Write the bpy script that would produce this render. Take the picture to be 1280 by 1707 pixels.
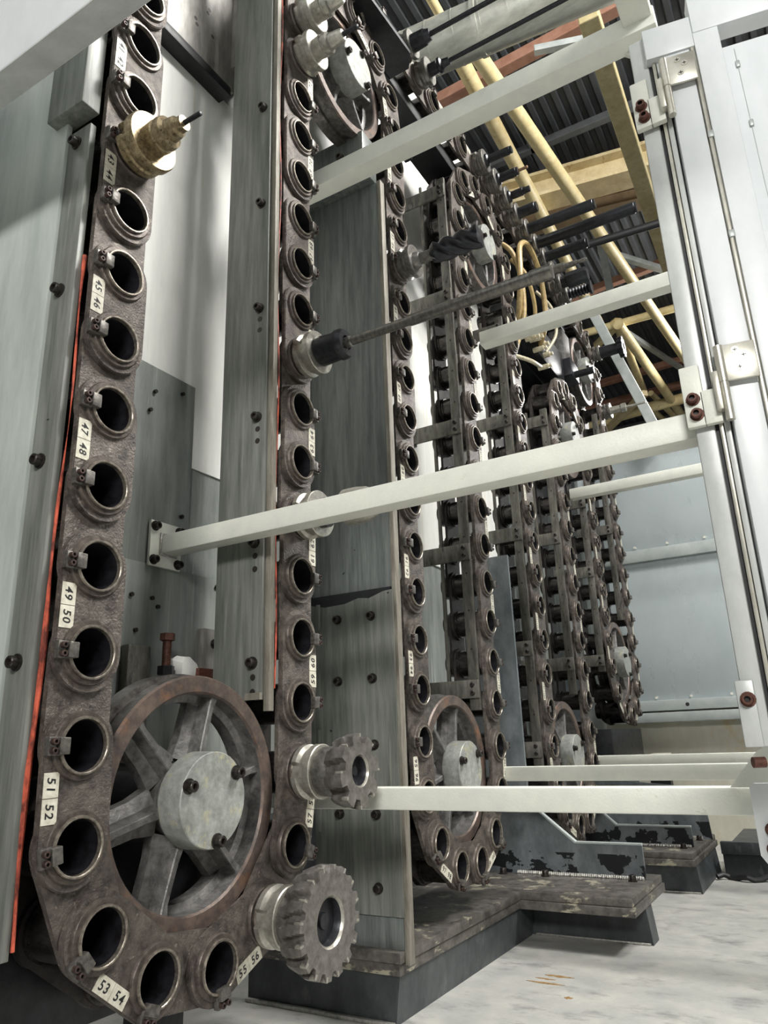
import bpy, bmesh, math, random
from mathutils import Vector, Matrix
random.seed(7)
PI = math.pi
for o in list(bpy.data.objects): bpy.data.objects.remove(o)
SC = bpy.context.scene; COL = SC.collection

# ------------------------------------------------------------------ camera
CAM_F, YAW, PITCH, ROLL = 1221.56, 0.5262, 0.3052, 0.0351
cd = bpy.data.cameras.new('camera'); cam = bpy.data.objects.new('camera', cd); COL.objects.link(cam)
cy, sy, cp, sp = math.cos(YAW), math.sin(YAW), math.cos(PITCH), math.sin(PITCH)
fwd = Vector((-sy*cp, cy*cp, sp)); r0 = Vector((cy, sy, 0)); d0 = fwd.cross(r0)
rr = math.cos(ROLL)*r0 + math.sin(ROLL)*d0; dd = -math.sin(ROLL)*r0 + math.cos(ROLL)*d0
M = Matrix((rr, -dd, -fwd)).transposed().to_4x4(); M.translation = Vector((0.8477, -0.7763, 0.7189))
cam.matrix_world = M
cd.sensor_fit = 'VERTICAL'; cd.sensor_height = 36.0; cd.lens = CAM_F*36.0/1707.0
cd.clip_start = 0.02; cd.clip_end = 200
SC.camera = cam

# ------------------------------------------------------------------ world, hall lamps, exposure
w = bpy.data.worlds.new('hall_ambient'); SC.world = w; w.use_nodes = True
bg = w.node_tree.nodes['Background']; bg.inputs[0].default_value = (0.90, 0.96, 1.0, 1); bg.inputs[1].default_value = 0.07
def lamp(loc, size, power, target, color=(1.0, 0.985, 0.95)):
    l = bpy.data.lights.new('hall_lamp', 'AREA'); l.shape = 'RECTANGLE'; l.size, l.size_y = size; l.energy = power; l.color = color
    o = bpy.data.objects.new('hall_lamp', l); COL.objects.link(o); o.location = loc
    o.rotation_euler = (Vector(target)-Vector(loc)).to_track_quat('-Z', 'Y').to_euler()
lamp((2.4, -4.2, 3.0), (2.0, 0.6), 270, (0.2, 0.4, 0.8))
lamp((3.4, 1.4, 4.9), (1.6, 0.6), 280, (0.0, 1.0, 1.4))
lamp((2.4, 1.9, 5.2), (1.6, 0.5), 230, (0.4, 3.4, 1.2))
lamp((1.2, 8.0, 5.0), (1.6, 0.5), 180, (0.2, 6.0, 3.0))
lamp((-2.5, 1.0, 5.4), (1.6, 0.5), 120, (-0.3, 1.0, 1.5))
vs = SC.view_settings
vs.view_transform = 'Standard'; vs.look = 'None'; vs.gamma = 1.0; vs.use_curve_mapping = False; vs.exposure = -0.18

# ------------------------------------------------------------------ materials
def srgb(h):
    h = h.lstrip('#'); c = [int(h[i:i+2], 16)/255 for i in (0, 2, 4)]
    return tuple(x/12.92 if x <= 0.04045 else ((x+0.055)/1.055)**2.4 for x in c) + (1,)
MATS = {}
def mat(name, c1, c2=None, scale=(8, 8, 8), rough=0.5, metal=0.0, bump=0.0, bscale=60, chips=None, stain=None, lo=.35, hi=.65, spec=.5, local=False):
    """procedural: two-tone noise, optional chips (colour, scale, threshold, zmin, zmax), optional stain (colour, scale, threshold)"""
    m = bpy.data.materials.new(name); m.use_nodes = True; nt = m.node_tree; N = nt.nodes; L = nt.links
    b = N['Principled BSDF']; b.inputs['Roughness'].default_value = rough; b.inputs['Metallic'].default_value = metal
    b.inputs['Specular IOR Level'].default_value = spec
    if local:
        src = N.new('ShaderNodeTexCoord').outputs['Object']
        inf = N.new('ShaderNodeObjectInfo'); ad = N.new('ShaderNodeVectorMath'); ad.operation = 'ADD'
        mu = N.new('ShaderNodeMath'); mu.operation = 'MULTIPLY'; mu.inputs[1].default_value = 37.0; L.new(inf.outputs['Random'], mu.inputs[0])
        L.new(src, ad.inputs[0]); L.new(mu.outputs[0], ad.inputs[1]); src = ad.outputs[0]
    else:
        src = N.new('ShaderNodeNewGeometry').outputs['Position']
    def noise(sc, detail=5, rough_=.6):
        mp = N.new('ShaderNodeMapping'); mp.inputs['Scale'].default_value = sc; L.new(src, mp.inputs[0])
        n = N.new('ShaderNodeTexNoise'); n.inputs['Scale'].default_value = 1.0; n.inputs['Detail'].default_value = detail
        n.inputs['Roughness'].default_value = rough_; L.new(mp.outputs[0], n.inputs['Vector']); return n.outputs['Fac']
    def ramp(f, a, z):
        r = N.new('ShaderNodeMapRange'); r.inputs['From Min'].default_value = a; r.inputs['From Max'].default_value = z; L.new(f, r.inputs['Value']); return r.outputs[0]
    def mix(f, a, c):
        x = N.new('ShaderNodeMix'); x.data_type = 'RGBA'; L.new(f, x.inputs[0])
        for v, s in ((a, x.inputs[6]), (c, x.inputs[7])):
            if isinstance(v, tuple): s.default_value = v
            else: L.new(v, s)
        return x.outputs[2]
    col = c1
    if c2: col = mix(ramp(noise(tuple(q*2.2 for q in scale), 8, .68), lo, hi), c1, c2)
    if stain:
        col = mix(ramp(noise(tuple(q*1.8 for q in stain[1]), 8, .7), stain[2], stain[2]+stain[3]), col, stain[0])
    if chips:
        f = ramp(noise(chips[1], 4, .55), chips[2], chips[2]+.012)
        if len(chips) > 3:
            sx = N.new('ShaderNodeSeparateXYZ'); L.new(src, sx.inputs[0])
            g = ramp(sx.outputs[2], chips[4], chips[3]); q = N.new('ShaderNodeMath'); q.operation = 'MULTIPLY'
            L.new(f, q.inputs[0]); L.new(g, q.inputs[1]); st = N.new('ShaderNodeMath'); st.operation = 'GREATER_THAN'; st.inputs[1].default_value = .4
            L.new(q.outputs[0], st.inputs[0]); f = st.outputs[0]
        col = mix(f, col, chips[0])
    if isinstance(col, tuple): b.inputs['Base Color'].default_value = col
    else: L.new(col, b.inputs['Base Color'])
    if c2:
        rg = N.new('ShaderNodeMapRange'); rg.inputs['To Min'].default_value = max(.05, rough-.12); rg.inputs['To Max'].default_value = min(1, rough+.12)
        L.new(noise(tuple(s*2.3 for s in scale)), rg.inputs['Value']); L.new(rg.outputs[0], b.inputs['Roughness'])
    if bump:
        bp = N.new('ShaderNodeBump'); bp.inputs['Strength'].default_value = bump; bp.inputs['Distance'].default_value = .002
        L.new(noise((bscale,)*3, 4), bp.inputs['Height']); L.new(bp.outputs[0], b.inputs['Normal'])
    MATS[name] = m; return m
S = srgb
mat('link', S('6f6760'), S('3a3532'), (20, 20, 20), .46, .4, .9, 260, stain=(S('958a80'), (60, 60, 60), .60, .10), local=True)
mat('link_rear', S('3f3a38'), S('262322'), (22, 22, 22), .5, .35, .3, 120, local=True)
mat('pot_ring', S('a59d90'), S('6a635c'), (60, 60, 60), .35, .75, .2, 200, local=True)
mat('pot_collar', S('6a615a'), S('453f3b'), (40, 40, 40), .45, .5, .4, 150, local=True)
mat('pot_tube', S('5a5654'), S('2b2a2a'), (14, 30, 30), .30, .8, .2, 100, local=True)
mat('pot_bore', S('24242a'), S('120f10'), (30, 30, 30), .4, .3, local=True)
mat('clip_bolt', S('523f39'), S('2c2422'), (60, 60, 60), .5, .4, local=True)
mat('clip', S('77746e'), S('4c4946'), (60, 60, 60), .45, .6, .3, 150, local=True)
mat('bolt', S('4c4845'), S('2b2826'), (80, 80, 80), .4, .7, local=True)
mat('bolt_rust', S('6b4337'), S('43291f'), (60, 60, 60), .55, .3, local=True)
mat('screw_dark', S('241f1d'), None, rough=.5)
mat('label', S('d6d3c4'), S('b4b09f'), (50, 50, 50), .45, local=True)
mat('ink', S('1b1a1c'), None, rough=.6)
mat('column_paint', S('838680'), S('60635e'), (34, 34, 2.4), .42, .15, .12, 50, stain=(S('a09f94'), (50, 50, 1.6), .6, .15), chips=(S('26272a'), (26, 26, 34), .74))
mat('column_dark', S('767b78'), S('525656'), (30, 30, 2.2), .4, .15, .12, 50, stain=(S('80857f'), (44, 44, 1.4), .6, .15), chips=(S('26272a'), (30, 30, 34), .73))
mat('foot_paint', S('7e8487'), S('5d6366'), (9, 9, 5), .42, .1, .1, 50, chips=(S('1b1d21'), (13, 13, 15), .50, .30, .42))
mat('pale_panel', S('bac0ba'), S('9fa6a2'), (8, 8, 1.4), .32, .1, .05, 40, chips=(S('4d4038'), (24, 24, 18), .76))
mat('wall_white', S('eeeee8'), S('dfe0dc'), (9, 9, 1.6), .6, .0, .05, 40, stain=(S('d9d2bd'), (5, 14, .9), .58, .15))
mat('wall_grey', S('8f938f'), S('6d716f'), (12, 12, 1.8), .4, .1, .1, 40, stain=(S('a9aca8'), (20, 20, 1.0), .58, .15))
mat('plate_steel', S('9c9993'), S('716e6a'), (16, 16, 4), .4, .3, .15, 70, stain=(S('5f5c58'), (22, 22, 3), .62, .1))
mat('rust_edge', S('8f8b80'), S('6c675c'), (40, 40, 6), .6, .2, .5, 130, stain=(S('5f4836'), (30, 30, 5), .62, .1))
mat('bar_paint', S('e0e1d6'), S('d4d6cd'), (7, 7, 7), .42, .0, .25, 260, stain=(S('a8a48f'), (14, 14, 14), .66, .1), chips=(S('4a4540'), (38, 38, 38), .79))
mat('door_paint', S('dde0e2'), S('cfd3d5'), (4, 4, 2), .32, .0, .03, 120, chips=(S('8d8b86'), (26, 26, 26), .80))
mat('post_paint', S('c9ccca'), S('b6b9b7'), (9, 9, 5), .36, .1, .05, 120, stain=(S('9c9a90'), (14, 14, 9), .66, .1))
mat('bright_steel', S('cfcdc2'), S('bbb8ab'), (14, 14, 14), .34, .6)
mat('cast', S('7b7977'), S('4e4d4c'), (26, 26, 26), .45, .35, .6, 130, stain=(S('4b4847'), (12, 12, 12), .58, .12))
mat('hub_paint', S('a2a5a0'), S('7d7f7a'), (24, 24, 24), .45, .1, .35, 130, stain=(S('b3ad8c'), (14, 14, 14), .57, .12))
mat('rim_rust', S('74645a'), S('4a4341'), (16, 16, 16), .42, .4, .3, 120, stain=(S('84604a'), (11, 11, 11), .55, .12))
mat('rim_edge', S('75716d'), S('3f3c3b'), (26, 26, 26), .36, .6, .2, 120)
mat('orange_cable', S('c25840'), S('5c261c'), (30, 30, 14), .5, lo=.4, hi=.6)
mat('black_rubber', S('1b1c1f'), S('0f1012'), (20, 20, 20), .5)
mat('black_steel', S('2b2c30'), S('17181b'), (16, 16, 16), .42, .4, .2, 100)
mat('rail_steel', S('74726a'), S('45443e'), (30, 30, 6), .45, .4, .2, 90, stain=(S('36363a'), (26, 26, 8), .57, .1))
mat('plinth_dark', S('4a4e50'), S('33373a'), (10, 10, 6), .45, .1, .1, 60, stain=(S('6f7374'), (12, 12, 5), .6, .15))
mat('plinth_plate', S('74706a'), S('45423f'), (14, 14, 14), .4, .35, .25, 90, stain=(S('aaa591'), (6, 6, 16), .57, .04))
mat('weld', S('c9c7c0'), S('8f8d88'), (60, 60, 60), .35, .6, .8, 200)
mat('floor_paint', S('bab8b1'), S('a1a29f'), (5, 5, 5), .38, .0, .08, 30, stain=(S('7f7f7d'), (4.2, 7.5, 3), .53, .16), chips=(S('7d6a58'), (60, 60, 60), .77))
mat('roof_deck', S('53565a'), S('45484c'), (2, 2, 2), .6, .2)
mat('roof_grey', S('6b6e70'), S('585b5d'), (3, 3, 3), .6, .2)
mat('yellow_paint', S('e2d4a4'), S('cdb987'), (6, 6, 6), .45, 0, 0, stain=(S('8d6d3a'), (9, 9, 9), .62, .1))
mat('olive_paint', S('b5a984'), S('9c9069'), (6, 6, 6), .5, 0, 0, stain=(S('5a4a2e'), (16, 16, 16), .63, .08))
mat('cream_paint', S('d2c39c'), S('b8a57c'), (4, 4, 4), .5, 0, 0, stain=(S('8f6d45'), (8, 3, 6), .6, .12))
mat('brown_paint', S('8f7a5c'), S('75624a'), (4, 4, 4), .55)
mat('red_oxide', S('a57d6a'), S('8d6552'), (5, 5, 5), .55)
mat('galvanised', S('d2d3c8'), S('b3b5ab'), (5, 14, 9), .34, .6)
mat('grey_metal', S('b4b8b6'), S('9aa09e'), (5, 5, 5), .4, .2)
mat('far_panel', S('b7c0c2'), S('adb7b9'), (2, 2, 1), .3, .1)
mat('far_rail', S('bec4c2'), S('aab1b0'), (4, 4, 4), .4, .1)
mat('far_white', S('d4d2c4'), S('c3bfae'), (4, 4, 2), .4, 0, 0, stain=(S('c7b587'), (3, 3, 2), .56, .12))
mat('tool_gold', S('b0a080'), S('6f6046'), (60, 60, 60), .40, .7, .1, 200, stain=(S('3f3424'), (90, 90, 90), .57, .08))
mat('tool_steel', S('bdbab0'), S('96938a'), (40, 40, 40), .36, .7)
mat('tool_dull', S('8c8a84'), S('5f5d59'), (40, 40, 40), .4, .7, .2, 120)
mat('tool_black', S('35363a'), S('222327'), (30, 30, 30), .38, .5, .1, 120)
mat('drill_bar', S('8f8d86'), S('66645f'), (60, 30, 30), .34, .75, .1, 100)
mat('cutter_grey', S('87837e'), S('625e5a'), (30, 30, 30), .42, .6, .2, 120)
mat('tool_brown', S('8a6a55'), None, rough=.45, metal=.4)
mat('tan_hose', S('b79f6c'), S('8d7850'), (20, 20, 20), .45)
mat('cream_fitting', S('d8cfb4'), S('a89f86'), (40, 40, 40), .4, .3)
mat('oil', S('a4855a'), S('8a6a3e'), (60, 60, 60), .3)
mat('inset_white', S('dedbd0'), None, rough=.3, metal=.2)

# ------------------------------------------------------------------ mesh builder
class MB:
    def __init__(s): s.v = []; s.f = []; s.m = []
    def add(s, v, f, m=0):
        k = len(s.v); s.v += [tuple(p) for p in v]; s.f += [tuple(i+k for i in q) for q in f]; s.m += [m]*len(f); return s
    def box(s, x0, x1, y0, y1, z0, z1, m=0, rot=None, bev=0.0):
        if bev:
            bm = bmesh.new(); bmesh.ops.create_cube(bm, size=1.0)
            for v in bm.verts: v.co = Vector(((x0+x1)/2+v.co.x*(x1-x0), (y0+y1)/2+v.co.y*(y1-y0), (z0+z1)/2+v.co.z*(z1-z0)))
            bmesh.ops.bevel(bm, geom=list(bm.edges), offset=bev, segments=2, profile=.5, affect='EDGES')
            bm.verts.ensure_lookup_table(); bm.verts.index_update()
            v = [tuple(q.co) for q in bm.verts]; f = [tuple(q.index for q in p.verts) for p in bm.faces]; bm.free()
        else:
            v = [(x, y, z) for x in (x0, x1) for y in (y0, y1) for z in (z0, z1)]
            f = [(0, 1, 3, 2), (4, 6, 7, 5), (0, 4, 5, 1), (2, 3, 7, 6), (0, 2, 6, 4), (1, 5, 7, 3)]
        if rot: v = [rot @ Vector(p) for p in v]
        return s.add(v, f, m)
    def cyl(s, a, b, r, n=16, m=0, r2=None, caps=True):
        a = Vector(a); b = Vector(b); d = (b-a).normalized(); u = d.orthogonal().normalized(); w_ = d.cross(u); r2 = r if r2 is None else r2
        v = []; f = []
        for p, q in ((a, r), (b, r2)):
            for i in range(n):
                t = 2*PI*i/n; v.append(p+q*(math.cos(t)*u+math.sin(t)*w_))
        for i in range(n): f.append((i, (i+1) % n, n+(i+1) % n, n+i))
        if caps: f.append(tuple(range(n-1, -1, -1))); f.append(tuple(range(n, 2*n)))
        return s.add(v, f, m)
    def lathe(s, prof, n=32, ms=None, y=0, z=0, rf=None):
        """profile of (x, r) about an axis parallel to X through (y, z)"""
        v = []; f = []; k = len(s.v); rings = []
        mi = []
        for x, r in prof:
            if r <= 1e-6: rings.append([len(v)]); v.append((x, y, z))
            else:
                q = []
                for i in range(n):
                    t = 2*PI*i/n; R_ = rf(t, x, r) if rf else r
                    q.append(len(v)); v.append((x, y+R_*math.cos(t), z+R_*math.sin(t)))
                rings.append(q)
        for j in range(len(rings)-1):
            A, B = rings[j], rings[j+1]; mm = ms[j] if ms else 0
            for i in range(n):
                a0, a1 = A[i % len(A)], A[(i+1) % len(A)]; b0, b1 = B[i % len(B)], B[(i+1) % len(B)]
                if len(A) == 1 and len(B) == 1: continue
                if len(A) == 1: f.append((a0, b1, b0))
                elif len(B) == 1: f.append((a0, a1, b0))
                else: f.append((a0, a1, b1, b0))
                mi.append(mm)
        s.v += v; s.f += [tuple(i+k for i in q) for q in f]; s.m += mi; return s
    def prism(s, pts, x0, x1, axis='x', m=0, holes=()):
        """polygon (2D list) extruded along an axis, with round or polygonal holes"""
        bm = bmesh.new()
        for loop in [pts]+list(holes):
            vv = [bm.verts.new((p[0], p[1], 0)) for p in loop]
            for i in range(len(vv)): bm.edges.new((vv[i], vv[(i+1) % len(vv)]))
        bmesh.ops.triangle_fill(bm, edges=list(bm.edges), use_beauty=True)
        bm.verts.index_update(); flat = [(q.co.x, q.co.y) for q in bm.verts]; tris = [[q.index for q in p.verts] for p in bm.faces]; bm.free()
        # orient
        def area(t): a, b, c = [flat[i] for i in t]; return (b[0]-a[0])*(c[1]-a[1])-(c[0]-a[0])*(b[1]-a[1])
        tris = [t if area(t) > 0 else t[::-1] for t in tris]
        def P(p, h):
            return {'x': (h, p[0], p[1]), 'y': (p[0], h, p[1]), 'z': (p[0], p[1], h)}[axis]
        n = len(flat); v = [P(p, x0) for p in flat]+[P(p, x1) for p in flat]; f = [tuple(t[::-1]) for t in tris]+[tuple(i+n for i in t) for t in tris]
        off = 0
        for loop in [pts]+list(holes):
            c = len(loop)
            ar = sum(loop[i][0]*loop[(i+1) % c][1]-loop[(i+1) % c][0]*loop[i][1] for i in range(c))
            for i in range(c):
                a, b = off+i, off+(i+1) % c
                q = (a, b, b+n, a+n)
                if (ar < 0) == (loop is pts): q = q[::-1]
                f.append(q)
            off += c
        if axis == 'y': f = [q[::-1] for q in f]
        return s.add(v, f, m)
    def tube(s, path, r, n=10, m=0):
        rl = r if isinstance(r, list) else [r]*len(path)
        path = [Vector(p) for p in path]; v = []; f = []; u = None
        for i, p in enumerate(path):
            d = (path[min(i+1, len(path)-1)]-path[max(i-1, 0)]).normalized()
            u = d.orthogonal().normalized() if u is None else (u-d*u.dot(d)).normalized(); w_ = d.cross(u)
            for k in range(n):
                t = 2*PI*k/n; v.append(p+rl[i]*(math.cos(t)*u+math.sin(t)*w_))
        for i in range(len(path)-1):
            for k in range(n): f.append((i*n+k, i*n+(k+1) % n, (i+1)*n+(k+1) % n, (i+1)*n+k))
        f.append(tuple(range(n-1, -1, -1))); f.append(tuple(range((len(path)-1)*n, len(path)*n)))
        return s.add(v, f, m)
    def mesh(s, name, mats, smooth=35, off=(0, 0, 0)):
        me = bpy.data.meshes.new(name)
        me.from_pydata([(p[0]-off[0], p[1]-off[1], p[2]-off[2]) for p in s.v], [], s.f)
        if isinstance(mats, str): mats = [mats]
        for q in mats: me.materials.append(MATS[q])
        me.polygons.foreach_set('material_index', s.m); me.update()
        bm = bmesh.new(); bm.from_mesh(me); bmesh.ops.recalc_face_normals(bm, faces=bm.faces); bm.to_mesh(me); bm.free()
        if smooth:
            me.shade_smooth(); me.set_sharp_from_angle(angle=math.radians(smooth))
        return me
    def build(s, name, mats, parent=None, smooth=35):
        off = tuple(parent['_o']) if parent is not None and '_o' in parent else (0, 0, 0)
        o = bpy.data.objects.new(name, s.mesh(name, mats, smooth, off)); COL.objects.link(o)
        if parent is not None: o.parent = parent
        return o
def tag(o, label, cat, group=None):
    o['label'] = label; o['category'] = cat
    if group: o['group'] = group
    return o
OFFS = []
def thing(name, label, cat, loc=(0, 0, 0), group=None, rx=0):
    o = bpy.data.objects.new(name, None); COL.objects.link(o); o.location = loc; o.rotation_euler = (rx, 0, 0); o.empty_display_size = .05
    if not rx: o['_o'] = loc; OFFS.append(o)
    return tag(o, label, cat, group)
def sub(name, me, parent, loc=(0, 0, 0), rx=0):
    o = bpy.data.objects.new(name, me); COL.objects.link(o); o.parent = parent; o.location = loc; o.rotation_euler = (rx, 0, 0); return o
def struct(o): o['kind'] = 'structure'; return o
def stuff(o): o['kind'] = 'stuff'; return o
def circle(cy_, cz_, r, n=32, a0=0, a1=2*PI, closed=True):
    k = n if closed else n+1
    return [(cy_+r*math.cos(a0+(a1-a0)*i/n), cz_+r*math.sin(a0+(a1-a0)*i/n)) for i in range(k)]
def stadium(h, r, n=14): return circle(h, 0, r, n, -PI/2, PI/2, False)+circle(-h, 0, r, n, PI/2, 3*PI/2, False)
# socket-head bolts, shared meshes: axis along -Y (faces the front) or +X or up
def bolt_mesh(name, r, h, axis, washer=True, ms=('bolt', 'screw_dark')):
    mb = MB(); pr_ = []
    if washer: pr_ += [(0, 0), (0, r*1.35), (h*.18, r*1.35), (h*.18, r)]
    else: pr_ += [(0, 0), (0, r)]
    pr_ += [(h*.92, r), (h, r*.9), (h, r*.55), (h*.55, r*.5), (h*.55, 0)]
    ms_ = [0]*(len(pr_)-3)+[1, 1]
    mb.lathe(pr_, 14, ms_)
    if axis == '-y': mb.v = [(p[1], -p[0], p[2]) for p in mb.v]
    if axis == 'z': mb.v = [(p[1], p[2], p[0]) for p in mb.v]
    return mb.mesh(name, list(ms))
BF = bolt_mesh('bolt', .0085, .013, '-y'); BX = bolt_mesh('bolt', .0075, .012, '+x'); BZ = bolt_mesh('bolt', .010, .018, 'z')
BR = bolt_mesh('bolt', .0065, .010, '-y', True, ('bolt_rust', 'screw_dark')); BXs = bolt_mesh('bolt', .0045, .009, '+x', False); BXh = bolt_mesh('bolt', .0085, .014, '+x', True)
def bolts(me, parent, pts, name='bolt'):
    o0 = Vector(parent['_o']) if '_o' in parent else Vector((0, 0, 0))
    for p in pts: sub(name, me, parent, Vector(p)-o0)

FLOOR = 0.17
# ------------------------------------------------------------------ the setting
struct(MB().box(-9, 9, -6, 32, FLOOR-.1, FLOOR).build('floor', 'floor_paint'))
def roof():
    mb = MB(); pts = []; x = -7.0
    while x < 7.0:
        pts += [(x, 6.0), (x+.04, 6.0), (x+.055, 6.035), (x+.095, 6.035)]; x += .11
    v = []; f = []
    for y in (-3.0, 31.0): v += [(p[0], y, p[1]) for p in pts]
    n = len(pts)
    for i in range(n-1): f.append((i, i+1, n+i+1, n+i))
    mb.add(v, f); return mb.build('ceiling', 'roof_deck', smooth=0)
struct(roof())
struct(MB().box(-9, 9, 31, 31.2, FLOOR, 6.1).build('wall_hall_end', 'far_white'))

# back panelling of the magazine (faces +X)
wb = struct(MB().box(-.29, -.256, -.165, 3.5, .40, 3.6).build('wall_back', 'wall_grey'))
def part(name, mats, parent, *boxes, bev=0.0, smooth=35):
    mb = MB()
    for b in boxes: mb.box(*b, bev=bev)
    return mb.build(name, mats, parent, smooth)
part('white_panel', 'wall_white', wb, (-.256, -.252, -.163, .46, 1.30, 2.36), bev=.001)
part('cover_panel', 'wall_grey', wb, (-.256, -.246, -.163, .29, 1.045, 1.488), bev=.001)
part('cover_panel', 'wall_grey', wb, (-.256, -.244, -.163, .40, .56, 1.066), bev=.001)
part('upper_plate', 'plate_steel', wb, (-.256, -.215, -.163, .345, 2.36, 3.2), bev=.002)
part('side_plate', 'plate_steel', wb, (-.256, -.19, .33, .40, 2.43, 3.2), bev=.003)
part('shade_strip', 'black_rubber', wb, (-.256, -.211, -.163, .33, 2.335, 2.362), bev=.002)  # black box standing in for the shade on the upper plate's underside
for y, z in ((.20, 2.47), (.205, 2.455), (.24, 2.53), (.245, 2.545), (.17, 2.60), (.26, 2.47), (.30, 2.66)):
    sub('drill_hole', MB().cyl((-.2155, y, z), (-.2145, y, z), .0055, 10).mesh('drill_hole', 'screw_dark'), wb)
for y, z in ((.175, 1.43), (.25, 1.455), (.165, 1.385), (.265, 1.18), (.20, 1.0), (.215, .985), (.375, 1.05), (.165, .935), (.15, 1.0)):
    sub('rivet', MB().cyl((-.245, y, z), (-.239, y, z), .0042, 10).mesh('rivet', 'bolt'), wb)
bolts(BX, wb, [(-.19, .367, 2.46), (-.19, .36, 2.66)])
part('light_panel', 'wall_white', wb, (-.256, -.25, .46, 2.15, 1.30, 3.5), bev=.001)
part('dark_panel', 'black_steel', wb, (-.256, -.25, 2.15, 3.4, 1.9, 3.2), bev=.001)

# far enclosure wall (faces -Y)
wf = struct(MB().box(-.6, 3.0, 3.58, 3.62, FLOOR, 2.36).build('wall_far', 'far_white'))
part('grey_panel', 'far_panel', wf, (-.5, 3.0, 3.56, 3.58, 1.72, 2.36), bev=.001)
part('grey_panel', 'far_panel', wf, (-.5, 3.0, 3.56, 3.58, .86, 1.69), bev=.001)
part('rail', 'far_rail', wf, (-.5, 3.0, 3.53, 3.58, 1.665, 1.735), bev=.003)
part('rail', 'far_rail', wf, (-.5, 3.0, 3.53, 3.58, 2.33, 2.40), bev=.003)
part('rail', 'far_rail', wf, (-.5, 3.0, 3.52, 3.58, .835, .89), (-.5, 3.0, 3.49, 3.58, .775, .825), bev=.003)
for x in (.02, .20, .40): sub('screw', MB().cyl((x, 3.56, .905), (x, 3.553, .905), .007, 10).mesh('screw', 'inset_white'), wf); sub('screw', MB().cyl((x, 3.53, 1.752), (x, 3.55, 1.752), .007, 10).mesh('screw', 'inset_white'), wf)
sub('drain_hole', MB().cyl((.18, 3.5195, .862), (.18, 3.521, .862), .010, 12).mesh('drain_hole', 'screw_dark'), wf)
st = tag(MB().box(.36, 3.0, 2.66, 3.45, FLOOR, .262, bev=.003).box(.36, 3.0, 2.63, 2.66, .255, .30, bev=.002).build('base_step', 'plinth_dark'), 'low dark steel step along the floor before the white wall', 'step')

# ------------------------------------------------------------------ columns (web plates facing the camera)
c0 = thing('frame_column', 'grey bolted column plate at far left with a pale panel and five socket bolts', 'column', (-.05, -.18, FLOOR))
part('face_plate', 'column_paint', c0, (-.088, -.033, -.180, -.168, .49, 1.715), bev=.0015)
part('cover_panel', 'pale_panel', c0, (-1.0, -.086, -.186, -.176, .42, 2.6), bev=.0015)
part('spacer_block', 'column_paint', c0, (-.116, -.026, -.205, -.17, 1.735, 2.4), bev=.002)
part('rear_flange', 'black_steel', c0, (-.12, -.10, -.176, -.165, .45, 2.4))
bolts(BF, c0, [(-.064, -.18, z) for z in (.836, 1.12, 1.403, 1.687)]+[(-.062, -.205, 1.874)])
pts = []
for i in range(90):
    z = .50+i*.0108
    pts.append((-.0285+.003*math.sin(z*6.1+1.0)+.0025*math.sin(z*17), -.1685+.002*math.sin(z*5), z))
tag(MB().tube(pts, [.0026+.0013*math.sin(p[2]*7.0+2.6)+.0007*math.sin(p[2]*31) for p in pts], 8).build('orange_cable', 'orange_cable'), 'orange cable running down the edge of the far left column', 'cable')
pts = [(-.018+.003*math.sin(z*.45), .2955, .82+z*.035) for z in range(50)]
tag(MB().tube(pts, .0018, 8).build('red_cable', 'orange_cable'), 'thin red cable behind the column left of the middle strand', 'cable')

c1 = thing('frame_column', 'grey steel column between the first and second chain strands above the large wheel', 'column', (-.08, .27, .80))
part('face_plate', 'column_paint', c1, (-.145, -.0275, .270, .282, .80, 3.2), bev=.0015)
part('edge_strip', 'rust_edge', c1, (-.027, -.014, .276, .290, .78, 3.2), bev=.001)
part('foot_notch', 'rust_edge', c1, (-.060, -.024, .262, .270, .80, .812))
bolts(BF, c1, [(-.048, .27, z) for z in (.866, 1.093, 1.356, 1.609, 1.878, 2.15)])
for z in (.866, 1.093, 1.356, 1.609):
    for k in (1, 2): sub('empty_hole', MB().cyl((0, -.0006, 0), (0, .0004, 0), .006, 12).mesh('empty_hole', 'screw_dark'), c1, (-.047+.08, 0, z-.026*k-.80))
tab = thing('welded_tab', 'pale steel tab with one bolt above the large wheel', 'bracket', (-.24, .35, .88))
part('plate', 'plate_steel', tab, (-.244, -.225, .325, .385, .86, .955), bev=.002)
m_ = MB(); random.seed(3)
for i in range(9): m_.lathe([(-.005, 0), (-.004, .005), (0, .0065), (.004, .005), (.005, 0)], 8, y=.39+random.uniform(-.002, .002), z=.885+i*.0085)
m_.v = [(p[0]-.225, p[1], p[2]) for p in m_.v]; m_.build('weld_bead', 'weld', tab)
bolts(BX, tab, [(-.225, .355, .925)])
jb = thing('jacking_bolt', 'upright rusty hex bolt with lock nut above the large wheel', 'bolt', (-.20, .20, .85))
def hexp(r, n=6): return circle(0, 0, r, n)
m_ = MB().prism([(p[0]-.20, p[1]+.205) for p in hexp(.014)], .915, .928, 'z'); m_.build('bolt_head', 'bolt_rust', jb, 0)
m_ = MB()
for i in range(14): m_.cyl((-.20, .205, .868+i*.0034), (-.20, .205, .8697+i*.0034), .0085, 12); m_.cyl((-.20, .205, .8697+i*.0034), (-.20, .205, .8714+i*.0034), .0074, 12)
m_.build('threaded_shank', 'bolt_rust', jb)
MB().prism([(p[0]-.20, p[1]+.205) for p in hexp(.0155)], .852, .868, 'z').build('lock_nut', 'black_steel', jb, 0)
tag(MB().box(-.244, -.222, .135, .188, .70, .905, bev=.003).build('steel_block', 'rail_steel'), 'dark upright steel block left of the jacking bolt', 'block')
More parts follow.
